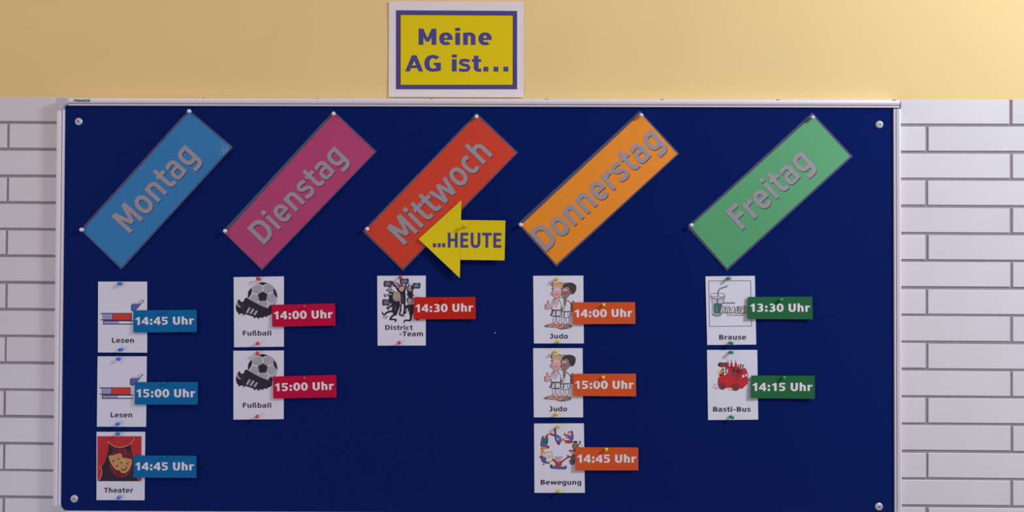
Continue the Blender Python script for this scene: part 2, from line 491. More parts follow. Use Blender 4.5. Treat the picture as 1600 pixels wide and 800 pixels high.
def lathe(profile, n=20, axis=Vector((0, -1, 0)), at=Vector((0, 0, 0))):
    """profile of (height along axis, radius)"""
    q = axis.normalized().to_track_quat('Z', 'Y')
    V, F = [], []
    for h, r in profile:
        for k in range(n):
            t = 2 * math.pi * k / n
            V.append(at + q @ Vector((r * math.cos(t), r * math.sin(t), h)))
    for i in range(len(profile) - 1):
        for k in range(n):
            a, b = i * n + k, i * n + (k + 1) % n
            F.append((a, b, b + n, a + n))
    F.append(tuple(range(n))[::-1])
    F.append(tuple(range((len(profile) - 1) * n, len(profile) * n)))
    return V, F
for x, y in ((123, 190), (1374, 194.7), (116.2, 779.3), (1373.3, 791.5)):
    p = U(x, y, FELT)
    V, F = lathe([(-0.0004, 0.0080), (0.0006, 0.0080), (0.0022, 0.0062), (0.0026, 0.0050), (0.0014, 0.0042), (0.0012, 0.0005)], 24, at=p)
    o = link('screw_washer', V, F, M_SCREW, board, B0, smooth=False)
    V, F = lathe([(0.0010, 0.0038), (0.0022, 0.0038), (0.0026, 0.0030), (0.0024, 0.0015)], 18, at=p)
    o2 = link('screw_head', V, F, M_SCREW, o, B0)
    V, F = [], []
    for ang in (35, 125):
        c, s = math.cos(math.radians(ang)), math.sin(math.radians(ang))
        b0 = len(V)
        for a, b in ((-0.0026, -0.0007), (0.0026, -0.0007), (0.0026, 0.0007), (-0.0026, 0.0007)):
            V.append(p + Vector((a * c - b * s, -0.00275 - (0.00002 if ang > 90 else 0), a * s + b * c)))
        F.append((b0, b0 + 1, b0 + 2, b0 + 3))
    link('screw_slot', V, F, M_SCREWDARK, o, B0)

# ------------------------------------------------------------------ push pins
WHITE, BLUE, RED, YEL, GRN, ORG = 'white', 'blue', 'red', 'yellow', 'green', 'orange'
PINCOL = {WHITE: (236, 232, 238), BLUE: (28, 120, 215), RED: (225, 62, 40), YEL: (232, 205, 40), GRN: (28, 150, 82), ORG: (222, 110, 40), 'deep blue': (12, 100, 172), 'deep red': (196, 48, 32), 'dull orange': (196, 62, 36)}
PINS = []
M_NEEDLE = mat('pin_steel', (180, 180, 185), 0.3, metal=0.9)
def pin(px, py, color, d, label, tilt=(0, 0), scale=1.0, tail=0.0025, kind='barrel'):
    """px,py: where the middle of the head is seen; d: distance of the sheet surface; tilt: lean of the head, pixels"""
    L_ = 0.0105 * scale   # length of the head
    ax = Vector((tilt[0] * 0.00137, -L_, -tilt[1] * 0.00137)).normalized()
    head_c = U(px, py, d + tail + L_ * 0.5 * abs(ax.y))
    foot = head_c - ax * (L_ * 0.5 + tail)
    root = empty('push_pin', foot, label, 'pin', color + ' push pins')
    s = scale
    if kind == 'ball':
        prof = [(tail, 0.0022 * s), (tail + 0.0005, 0.0026 * s), (tail + 0.0035 * s, 0.0026 * s)]
        cz, rr = tail + 0.0066 * s, 0.0045 * s
        for k in range(2, 12):
            t = math.pi * (-0.5 + k / 12.0)
            prof.append((cz + rr * math.sin(t), rr * math.cos(t)))
        prof.append((cz + rr, 0.0004))
    else:
        prof = [(tail, 0.0020), (tail, 0.0036 * s), (tail + 0.0010 * s, 0.0040 * s), (tail + 0.0020 * s, 0.0036 * s), (tail + 0.0030 * s, 0.0023 * s), (tail + 0.0060 * s, 0.0021 * s),
                (tail + 0.0076 * s, 0.0030 * s), (tail + 0.0084 * s, 0.0041 * s), (tail + 0.0098 * s, 0.0043 * s), (tail + 0.0105 * s, 0.0038 * s), (tail + 0.0107 * s, 0.0010)]
    V, F = lathe(prof, 20, ax, foot)
    link('pin_head', V, F, mat(color.replace(' ', '_') + '_pin_plastic', PINCOL[color], 0.28, spec=0.5), root, root.location, smooth=True)
    V, F = lathe([(-0.0004, 0.0003), (0.0005, 0.0006), (tail + 0.001, 0.0006)], 8, ax, foot)
    link('needle', V, F, M_NEEDLE, root, root.location)
    return root

# ------------------------------------------------------------------ poster above the board
M_PAPER = mat('white_paper', (240, 232, 232), 0.75, spec=0.3)
M_POSTER_Y = mat('poster_yellow', (236, 212, 10), 0.7, spec=0.2)
M_POSTER_B = mat('poster_blue', (74, 68, 142), 0.6)
q = [(607.6, 2), (818.6, 2.4), (818.4, 152), (607.2, 151.4)]
depp = lambda x, y: 0.0012 + 0.0012 * ((y - 77) / 75.0) ** 2
root = empty('paper_poster', U(*mid(q), 0.001), 'white edged yellow poster reading Meine AG ist on the yellow wall', 'poster')
sheet('paper', q, depp, M_PAPER, root, 6, 10)
pr = Print(depp)
def grid4(q, n=10):
    TL, TR, BR, BL = q
    f_ = lambda a, b: tuple((TL[c] * (1 - a) + TR[c] * a) * (1 - b) + (BL[c] * (1 - a) + BR[c] * a) * b for c in (0, 1))
    return [[f_(0, j / n), f_(1, j / n), f_(1, (j + 1) / n), f_(0, (j + 1) / n)] for j in range(n)]
pr.raw(grid4([(618.6, 16), (808, 17), (808, 139.6), (618.6, 139.6)]), M_POSTER_B)
pr.raw(grid4([(625.0, 22.4), (802.2, 23.4), (802.0, 133.6), (625.0, 133.6)]), M_INK); pr.n += 3
pr.raw(grid4([(626.0, 23.4), (801.2, 24.4), (801.0, 132.6), (626.0, 132.6)]), M_POSTER_Y)
pr.build('border', root)
pr = Print(depp, 0.0002)
pr.text('Meine', (654, 70.2), (768.4, 70.4), 25.6, M_POSTER_B, S=215, T=140, track=8)
pr.build('lettering', root)
pr = Print(depp, 0.0002)
pr.text('AG', (633, 111.7), (689, 111.7), 25.4, M_POSTER_B, S=205, T=140)
pr.text('ist', (705.8, 111.7), (752, 111.7), 25.4, M_POSTER_B, S=215, T=140, track=8)
for x in (755.2, 771, 786.6):
    pr.poly([(x, 104.2), (x + 7.8, 104.2), (x + 7.8, 111.8), (x, 111.8)], M_POSTER_B)
pr.build('lettering', root)

# ------------------------------------------------------------------ the five day signs
M_FILM = mat('laminate_film', (120, 120, 150), 0.25, alpha=0.32, coat=0.5)
M_GREY = mat('grey_letter_print', (160, 152, 162), 0.6, coat=0.5, coat_rough=0.46)
M_SHADE = mat('dark_letter_outline', (60, 44, 66), 0.7)
days = [
 # word, colour name, rgb, paper quad (left, top, right, bottom), film quad, text start, direction point, length, cap height
 ('Montag', 'blue', (22, 126, 190), [(128.7, 360.7), (295.7, 175.2), (360.5, 230.2), (189.4, 418)], [(125.3, 359), (295, 171), (364.2, 229.8), (189.4, 421.5)], (203, 365), 160.8, 39.5, [(128, 359), (296, 174)]),
 ('Dienstag', 'pink', (187, 58, 114), [(352, 365), (523, 177), (585.4, 237.6), (409.3, 419.8)], [(347.5, 361.8), (521.3, 172.8), (588.8, 236.6), (409.3, 422.5)], (412.7, 382.7), 187.2, 37.5, [(352, 361), (521.5, 178)]),
 ('Mittwoch', 'red', (217, 57, 24), [(570.2, 361.4), (745, 180.2), (806.4, 238.6), (629.3, 419.8)], [(566.2, 361.4), (745, 176.2), (809.8, 238.3), (629.3, 423.2)], (632, 383.3), 197.7, 39.5, [(574, 357.8), (744.6, 182.5)]),
 ('Donnerstag', 'orange', (247, 148, 14), [(814.3, 351.6), (1000.9, 177.5), (1058.2, 240.3), (869.3, 413)], [(808.6, 349.6), (999.8, 172.8), (1061.6, 240), (869.3, 417)], (853.4, 393.5), 250.5, 40, [(814, 351.3), (1001.8, 180.3)]),
 ('Freitag', 'green', (84, 171, 113), [(1078.6, 354), (1269.8, 180.9), (1328.2, 244.3), (1135.9, 419.1)], [(1073.5, 354), (1269.2, 175.9), (1332.6, 244.3), (1135.9, 423.2)], (1159.5, 359.7), 151.6, 39.5, [(1080, 352), (1269.6, 183.8)]),
]
for word, cn, rgb, pq, fq, t0, tl, ch, pins in days:
    L0, T0, R0, B0_ = pq
    ex = Vector((R0[0] - B0_[0], R0[1] - B0_[1])); el = ex.length; ex.normalize()
    ey = Vector((L0[0] - B0_[0], L0[1] - B0_[1])); eh = ey.length; ey.normalize()
    def dep(x, y, B=B0_, ex=ex, ey=ey, el=el, eh=eh, word=word):
        a = ((x - B[0]) * ex.x + (y - B[1]) * ex.y) / el
        b = ((x - B[0]) * ey.x + (y - B[1]) * ey.y) / eh
        d = FELT + 0.0016 + 0.0045 * (1 - min(max(b, 0), 1)) ** 1.6 * (0.55 + 0.45 * math.sin(math.pi * min(max(a, 0), 1))) + 0.002 * math.sin(math.pi * min(max(a, 0), 1))
        if word == 'Montag':            # the pouch is crumpled near its right corner
            g = math.exp(-((a - 0.945) ** 2 / 0.0022 + (b - 0.20) ** 2 / 0.032))
            d += 0.0058 * math.exp(-((x - 356) ** 2 + (y - 250) ** 2) / 380.0)
            d += g * (0.0008 * math.sin(x * 1.1 + 1.3 * math.sin(y * 1.0)) * math.cos(y * 1.2 + 1.1 * math.sin(x * 0.8)) + 0.0004 * math.sin(x * 2.1 - y * 1.7))
        return d
    root = empty('day_sign', U(*mid(fq), FELT), 'laminated %s sign reading %s pinned slanting on the blue board' % (cn, word), 'sign', 'laminated weekday signs')
    order = lambda q_: [q_[0], q_[1], q_[2], q_[3]]        # left, top, right, bottom as TL, TR, BR, BL
    hi = word == 'Montag'
    film = sheet('laminate', order(fq), lambda x, y: dep(x, y) - 0.0006, M_FILM, root, 220 if hi else 30, 80 if hi else 12, 0.0002)
    pap = sheet('paper', order(pq), dep, mat(cn + '_card', rgb, 0.6, spec=0.2, coat=1.0 if word == 'Montag' else 0.7, coat_rough=0.16 if word == 'Montag' else 0.46), root, 220 if hi else 30, 80 if hi else 12, 0.0003)
    for o_ in (film, pap):
        o_.data.polygons.foreach_set('use_smooth', [True] * len(o_.data.polygons))
    t1 = (t0[0] + ex.x * tl, t0[1] + ex.y * tl)
    pr = Print(dep, 0.0002)
    sh = (0.8, 1.15)
    pr.text(word, (t0[0] + sh[0], t0[1] + sh[1]), (t1[0] + sh[0], t1[1] + sh[1]), ch, M_SHADE, S=165, T=122, track=12)
    pr.build('letter_shadow', root)
    pr = Print(dep, 0.00032)
    pr.text(word, t0, t1, ch, M_GREY, S=165, T=122, track=12)
    pr.build('lettering', root)
    for i, (x, y) in enumerate(pins):
        pin(x, y, WHITE, dep(x, y), 'white push pin at the %s corner of the %s %s sign' % (('left', 'top')[i], cn, word), tilt=(-0.6, 0.4), tail=0.0018, scale=0.98, kind='ball')

# ------------------------------------------------------------------ yellow arrow
M_ARROW = mat('yellow_card', (235, 212, 14), 0.7, spec=0.2)
AP = [(654, 373.5), (721.9, 311.9), (722.3, 343.8), (789.7, 344.6), (788.3, 406.8), (721, 405.9), (718.4, 434.4)]
adep = lambda x, y: FELT + 0.0085 + 0.0025 * ((x - 720) / 68.0) ** 2 + 0.0045 * ((y - 373) / 60.0) ** 2
root = empty('paper_arrow', U(725, 373, FELT), 'yellow paper arrow reading HEUTE pointing left at the red sign', 'arrow')
def arrow_cols():
    xs = [654 + 4.0 * i for i in range(17)] + [721.0]
    V, F = [], []
    def yt(x): return 373.5 + (311.9 - 373.5) * (x - 654) / (721.9 - 654)
    def yb(x): return 373.5 + (434.4 - 373.5) * (x - 654) / (718.4 - 654)
    cols = []
    for x in xs:
        x_b = min(x, 718.4)
        cols.append([(x + (x_b - x) * (j / 8), yt(x) + (yb(x_b) - yt(x)) * j / 8) for j in range(9)])
    return cols
cols = arrow_cols()
V, F = [], []
def addgrid(cols):
    b = len(V); n = len(cols[0])
    for c in cols:
        for x, y in c:
            V.append(U(x, y, adep(x, y)))
    for i in range(len(cols) - 1):
        for j in range(n - 1):
            k = b + i * n + j
            F.append((k, k + 1, k + n + 1, k + n))
addgrid(cols)
def tailcol(t):
    xa, xb = 719.5 + (789.7 - 719.5) * t, 719.5 + (788.3 - 719.5) * t
    return [(xa + (xb - xa) * j / 6, (343.8 + 0.8 * t) + ((405.9 + 0.9 * t) - (343.8 + 0.8 * t)) * j / 6) for j in range(7)]
b_ = [tailcol(i / 12) for i in range(13)]
addgrid(b_)
ar = link('paper', V, F, M_ARROW, root, root.location)
sm = ar.modifiers.new('thick', 'SOLIDIFY'); sm.thickness = 0.0003; sm.offset = 0
pr = Print(adep, 0.0003)
pr.text('HEUTE', (699.5, 387), (783.3, 387.3), 23.6, M_POSTER_B, S=180, T=130, track=20)
for x in (676.4, 683.8, 690.9):
    pr.poly([(x, 380), (x + 5, 380), (x + 5, 386.4), (x, 386.4)], M_POSTER_B)
pr.build('lettering', root)
pin(727, 352.5, YEL, adep(727, 352), 'yellow push pin holding the yellow arrow', tilt=(-1, -1))

# ------------------------------------------------------------------ pictures on the cards
def pm(n, c): return mat('print_' + n, c, 0.65)
K = pm('black', (36, 30, 50)); NAVY = pm('navy', (40, 34, 84)); GR1 = pm('light_grey', (176, 172, 186)); GR2 = pm('mid_grey', (132, 126, 142)); WH = pm('white', (236, 233, 238))
RD = pm('red', (214, 62, 48)); RDD = pm('dark_red', (150, 30, 40)); BL = pm('blue', (86, 104, 176)); LBL = pm('pale_blue', (158, 170, 212)); PUR = pm('purple', (110, 40, 90))
SK = pm('pink_skin', (236, 178, 176)); SKT = pm('tan_skin', (190, 166, 154)); SKB = pm('brown_skin', (164, 126, 114)); BELT = pm('belt_grey', (100, 102, 116)); AUB = pm('auburn', (138, 84, 84)); SAND = pm('sand_hair', (186, 164, 148)); SHD = pm('mat_brown', (134, 106, 106)); HB = pm('blond', (222, 180, 104)); HD = pm('dark_hair', (72, 58, 66))
OG = pm('orange', (232, 132, 60)); YL = pm('yellow', (232, 206, 90)); GN = pm('green', (60, 120, 104)); BLN = pm('outline_blue', (56, 54, 92)); OLV = pm('olive', (132, 128, 92)); GD = pm('gold', (206, 152, 84))
GDL = pm('pale_gold', (226, 186, 124)); CUR = pm('curtain_red', (205, 40, 48)); CURD = pm('curtain_shade', (160, 26, 40)); STG = pm('stage_dark', (46, 18, 46)); STR = pm('stage_red', (120, 14, 34)); PEACH = pm('foot_skin', (214, 150, 138))
M_CARD = mat('white_card', (231, 232, 245), 0.7, spec=0.3)

def art_books(p, dx, dy):
    p.frame(150 + dx, 435 + dy, 0.1)
    p.poly([(72, 540), (560, 540), (560, 556), (72, 556)], PUR); p.poly([(72, 640), (560, 640), (560, 656), (72, 656)], PUR)
    p.poly([(95, 556), (268, 556), (262, 640), (100, 640)], LBL)
    p.outl([(268, 552), (400, 548), (540, 552), (556, 596), (540, 642), (400, 648), (266, 644), (258, 598)], RD, PUR, 8)
    p.line([(272, 575), (285, 598), (272, 620)], 5, PUR)
    for y in (578, 598, 618): p.line([(105, y), (250, y)], 2.5, GR2, False)
    p.poly([(112, 656), (600, 656), (600, 670), (130, 670), (130, 706), (600, 706), (600, 720), (112, 720)], NAVY)
    p.poly([(140, 671), (356, 671), (356, 705), (140, 705)], LBL); p.poly([(356, 671), (590, 671), (590, 705), (356, 705)], WH)
    p.line([(356, 670), (352, 706)], 5, GR2, False)
    # open blue book lying on the stack
    p.outl([(565, 405), (662, 402), (695, 408), (610, 500), (560, 505), (548, 455)], BL, NAVY, 7)
    p.poly([(570, 398), (665, 398), (672, 385), (578, 385)], WH); p.line([(570, 398), (578, 384), (672, 384)], 5, NAVY, False)
    p.line([(680, 395), (672, 360), (700, 338), (752, 338)], 5, NAVY, False)
    p.poly([(690, 404), (754, 340), (734, 340), (682, 390)], GR1); p.line([(692, 408), (754, 342)], 7, NAVY, False)
    p.line([(82, 722), (120, 722)], 4, GR1, False)

def art_football(p, dx, dy):
    p.frame(364 + dx, 430 + dy, 0.1)
    p.oval(462, 335, 232, 222, GR2, 0, 40)
    p.oval(460, 333, 226, 216, GR1, 0, 40)
    c = [(390, 300), (466, 256), (540, 300), (518, 396), (412, 402)]
    for a, b in (((466, 256), (462, 160)), ((390, 300), (300, 285)), ((540, 300), (625, 262)), ((518, 396), (560, 440)), ((412, 402), (380, 425))):
        p.line([a, b], 14, WH, False)
    p.line([(395, 128), (462, 166), (530, 130)], 12, WH); p.line([(300, 210), (296, 290), (262, 370)], 12, WH); p.line([(620, 205), (640, 280), (680, 345)], 12, WH)
    p.line([(300, 200), (340, 160), (400, 150)], 8, WH); p.line([(555, 445), (540, 520)], 12, WH); p.line([(560, 445), (640, 430), (690, 360)], 9, WH)
    p.blob([(395, 128), (430, 114), (466, 110), (505, 116), (535, 132), (500, 142), (464, 160), (430, 142)], K)
    p.blob([(232, 330), (236, 270), (262, 225), (294, 208), (298, 250), (285, 295), (255, 335), (240, 352)], K)
    p.blob([(625, 212), (655, 230), (682, 280), (690, 345), (668, 335), (640, 290), (628, 250)], K)
    p.poly(c, K)
    p.blob([(550, 500), (575, 478), (610, 470), (618, 520), (600, 560), (560, 540)], K)
    p.outl([(60, 440), (95, 380), (118, 412), (160, 418), (178, 385), (205, 352), (260, 385), (360, 440), (480, 498), (560, 522), (600, 540), (606, 590), (570, 622), (480, 648), (400, 660), (330, 650), (240, 620), (160, 600), (90, 592), (60, 560), (48, 500)], K, K, 6)
    p.line([(70, 430), (78, 470), (118, 498)], 24, GR1)
    p.line([(262, 505), (215, 590)], 34, GR1, False); p.line([(322, 525), (272, 605)], 34, GR1, False); p.line([(376, 555), (330, 622)], 32, GR1, False)
    for x, y in ((98, 606), (165, 620), (335, 664), (400, 674), (460, 662), (525, 645)): p.oval(x, y, 17, 11, GR2); p.oval(x, y - 5, 13, 8, K)
    p.line([(130, 440), (160, 480), (160, 560)], 4, GR2)

def art_dancers(p, dx, dy):
    p.frame(590, 430, 0.1)
    def person(head, skin, hx, torso, limbs, w=34):
        for l in limbs: p.line(l, w, K, True, w * 0.55)
        p.blob(torso, K)
        p.outl([(head[0] - hx, head[1]), (head[0] - hx * 0.7, head[1] - hx * 1.1), (head[0], head[1] - hx * 1.35), (head[0] + hx * 0.8, head[1] - hx), (head[0] + hx, head[1]), (head[0] + hx * 0.6, head[1] + hx), (head[0], head[1] + hx * 1.25), (head[0] - hx * 0.7, head[1] + hx * 0.9)], skin, K, 7)
        p.line([(head[0] - hx * 0.4, head[1] + hx * 0.45), (head[0], head[1] + hx * 0.65), (head[0] + hx * 0.45, head[1] + hx * 0.4)], 7, K)
        p.oval(head[0] - hx * 0.35, head[1] - hx * 0.15, 6, 6, K); p.oval(head[0] + hx * 0.35, head[1] - hx * 0.15, 6, 6, K)
    # jumpers at the back
    person((375, 205), SK, 42, [(330, 260), (420, 250), (440, 340), (430, 440), (370, 450), (350, 360)],
           [[(340, 270), (300, 200), (240, 130), (250, 100)], [(380, 440), (360, 540), (345, 620), (395, 612)], [(420, 430), (425, 520), (410, 600), (455, 570)], [(415, 260), (440, 180), (445, 120)]])
    p.blob([(320, 165), (350, 140), (400, 145), (425, 170), (400, 180), (350, 190), (330, 230)], AUB)
    person((500, 215), SKT, 30, [(470, 260), (540, 260), (555, 330), (520, 360), (465, 320)], [[(480, 270), (465, 200), (500, 130)], [(540, 270), (545, 200), (520, 150)]], 26)
    person((190, 225), GR1, 30, [(170, 280), (240, 270), (250, 380), (240, 440), (200, 430)], [[(180, 290), (110, 330), (105, 290)], [(235, 290), (260, 240)], [(130, 235), (240, 235)]], 22)
    p.line([(250, 100), (235, 130), (270, 165), (330, 145), (290, 120), (230, 180)], 14, K)
    p.line([(150, 290), (220, 300)], 12, WH); p.line([(110, 300), (170, 330)], 12, GR1)
    # front figures
    person((300, 340), SKT, 56, [(250, 400), (340, 400), (350, 480), (320, 560), (290, 630), (240, 600), (225, 520)],
           [[(260, 430), (200, 490), (150, 510), (180, 540)], [(240, 560), (150, 580), (100, 620), (70, 575)], [(280, 600), (220, 650), (200, 690), (280, 690), (268, 730)], [(330, 420), (350, 480)]])
    p.blob([(245, 290), (270, 255), (300, 290), (335, 262), (355, 300), (365, 390), (350, 350), (340, 300), (300, 300), (260, 300), (250, 380), (238, 340)], SAND)
    person((505, 405), SKT, 44, [(450, 470), (560, 465), (565, 560), (530, 650), (500, 620), (480, 540)],
           [[(460, 480), (430, 540), (420, 600)], [(520, 600), (510, 700), (430, 705), (412, 745)], [(550, 480), (590, 420)]])
    p.blob([(455, 380), (480, 345), (540, 345), (560, 375), (520, 365), (480, 368), (470, 420)], K)
    for a, b in (((80, 660), (160, 635)), ((110, 685), (150, 655)), ((360, 620), (420, 650)), ((365, 645), (430, 615)), ((300, 690), (285, 725)), ((450, 560), (500, 520)), ((560, 300), (575, 330))): p.line([a, b], 9, K, False)
    p.line([(390, 450), (385, 580)], 24, WH, False); p.line([(270, 480), (280, 560)], 8, GR2); p.line([(390, 300), (395, 420)], 5, GR2)
    for cx, cy, rx, ry in ((160, 135, 62, 42), (418, 95, 66, 38), (608, 165, 58, 40), (135, 425, 58, 46)):
        p.outl([(cx - rx, cy), (cx - rx * 0.8, cy - ry), (cx, cy - ry * 0.9), (cx + rx * 0.85, cy - ry), (cx + rx, cy + ry * 0.1), (cx + rx * 0.7, cy + ry), (cx - rx * 0.2, cy + ry * 0.85), (cx - rx * 0.8, cy + ry)], BLN, K, 9)
        for k in (-0.4, 0.05, 0.45): p.line([(cx - rx * 0.65, cy + ry * (k + 0.1)), (cx, cy + ry * (k - 0.12)), (cx + rx * 0.65, cy + ry * k)], 7, GR1)
    p.line([(180, 175), (195, 190)], 14, K, False); p.line([(580, 200), (560, 215)], 12, K, False); p.line([(440, 130), (436, 150)], 10, K, False)
    p.poly([(590, 340), (655, 340), (655, 352), (590, 352)], K); p.poly([(590, 690), (655, 690), (640, 704), (595, 704)], K)

def art_judo(p, dx, dy):
    p.frame(840 + dx, 435 + dy, 0.1)
    # feet and shadow
    p.blob([(100, 745), (160, 718), (260, 712), (400, 715), (500, 718), (540, 755), (470, 785), (370, 800), (290, 775), (200, 768), (130, 762)], SHD)
    for x, y in ((205, 742), (290, 748), (370, 760)): p.outl([(x - 60, y + 14), (x - 20, y - 22), (x + 40, y - 50), (x + 62, y - 30), (x + 30, y + 12), (x - 10, y + 22)], PEACH, K, 5)
    p.outl([(400, 775), (430, 735), (460, 712), (510, 735), (532, 760), (470, 785)], SKB, K, 5)
    # legs
    for x0, x1 in ((246, 278), (303, 338)): p.outl([(x0, 590), (x1, 590), (x1 - 2, 680), (x0 - 2, 680)], WH, BLN, 8, 2)
    for x0, x1 in ((373, 412), (448, 490)): p.outl([(x0, 600), (x1, 600), (x1 - 2, 695), (x0 + 4, 695)], WH, BLN, 8, 2)
    for x in (262, 322): p.line([(x, 682), (x + 2, 712)], 22, PEACH, False)
    for x in (395, 468): p.line([(x, 697), (x, 722)], 22, SKB, False)
    # right fighter
    p.outl([(398, 345), (440, 335), (500, 365), (525, 420), (528, 500), (505, 600), (440, 612), (385, 600), (372, 480), (380, 400)], WH, BLN, 9)
    p.poly([(412, 345), (452, 340), (442, 380), (428, 440), (414, 390)], SKB)
    p.line([(412, 342), (428, 440)], 6, BLN, False); p.line([(456, 342), (428, 450), (400, 500)], 7, BLN); p.line([(470, 350), (505, 385), (520, 410)], 5, BLN)
    p.outl([(525, 400), (545, 360), (568, 370), (560, 500), (535, 512), (522, 480)], SKB, BLN, 7)
    p.poly([(372, 510), (515, 508), (512, 528), (374, 530)], BELT); p.line([(420, 520), (412, 600)], 22, BELT); p.line([(470, 530), (480, 600)], 6, BLN); p.line([(500, 540), (480, 610)], 5, BLN)
    # left fighter
    p.outl([(252, 325), (300, 322), (350, 345), (368, 400), (366, 490), (356, 590), (290, 596), (232, 580), (222, 500), (232, 400)], WH, BLN, 9)
    p.poly([(268, 325), (322, 318), (312, 370), (290, 432), (268, 380)], SK)
    p.line([(268, 322), (266, 420), (285, 450)], 7, BLN); p.line([(325, 320), (330, 360), (288, 450)], 7, BLN)
    p.outl([(325, 322), (360, 298), (400, 315), (412, 360), (405, 430), (388, 500), (372, 430), (358, 370)], WH, BLN, 9)
    p.outl([(235, 345), (255, 340), (240, 400), (225, 450), (196, 446), (196, 418), (216, 400)], WH, BLN, 8)
    p.poly([(222, 482), (362, 488), (362, 512), (222, 506)], BELT); p.line([(246, 500), (205, 585)], 30, BELT); p.line([(285, 505), (282, 590)], 24, BELT); p.line([(232, 588), (360, 588)], 12, BELT)
    p.line([(335, 520), (330, 580)], 5, BLN)
    # fist with raised thumb
    p.outl([(150, 400), (152, 350), (170, 345), (182, 395), (200, 420), (205, 465), (180, 478), (130, 485), (118, 460), (118, 408)], SK, K, 6)
    for y in (424, 444, 464): p.line([(120, y), (162, y + 1)], 5, RDD, False)
    # faces
    p.line([(432, 290), (434, 345)], 40, SKB, False)
    p.outl([(385, 150), (420, 118), (470, 122), (505, 170), (505, 240), (475, 285), (440, 312), (405, 300), (378, 262), (368, 210)], SKB, K, 6)
    p.outl([(500, 222), (520, 208), (532, 228), (515, 250), (500, 246)], SKB, K, 5)
    p.blob([(395, 115), (420, 82), (480, 66), (550, 72), (600, 112), (602, 175), (575, 232), (535, 248), (530, 210), (505, 205), (500, 160), (470, 130), (425, 140), (390, 145)], HD)
    p.line([(395, 225), (430, 245), (465, 225)], 6, K); p.oval(412, 185, 13, 20, WH); p.oval(445, 182, 13, 20, WH); p.oval(410, 192, 6, 9, K); p.oval(442, 190, 6, 9, K); p.line([(420, 200), (424, 218), (410, 220)], 5, K)
    p.line([(296, 290), (294, 335)], 38, SK, False)
    p.outl([(248, 150), (280, 120), (340, 122), (372, 160), (372, 235), (345, 280), (300, 308), (255, 290), (228, 250), (236, 200)], SK, K, 6)
    p.outl([(232, 218), (210, 222), (202, 240), (215, 258), (232, 258)], SK, K, 5)
    p.blob([(240, 130), (236, 95), (262, 72), (330, 60), (390, 72), (400, 95), (385, 130), (365, 155), (350, 125), (310, 122), (270, 130), (246, 165)], HB)
    p.line([(244, 62), (222, 92), (230, 118), (246, 108)], 14, HD); p.line([(236, 140), (226, 165), (240, 178)], 10, HD); p.line([(330, 62), (400, 74), (438, 64)], 8, HD); p.line([(270, 92), (330, 78), (380, 92)], 8, OG)
    p.line([(252, 240), (290, 262), (335, 245)], 7, RDD); p.oval(288, 185, 15, 26, WH); p.oval(322, 182, 15, 26, WH); p.oval(290, 194, 6, 10, K); p.oval(320, 192, 6, 10, K); p.oval(302, 220, 14, 10, SK); p.line([(290, 222), (302, 230), (316, 222)], 5, K)

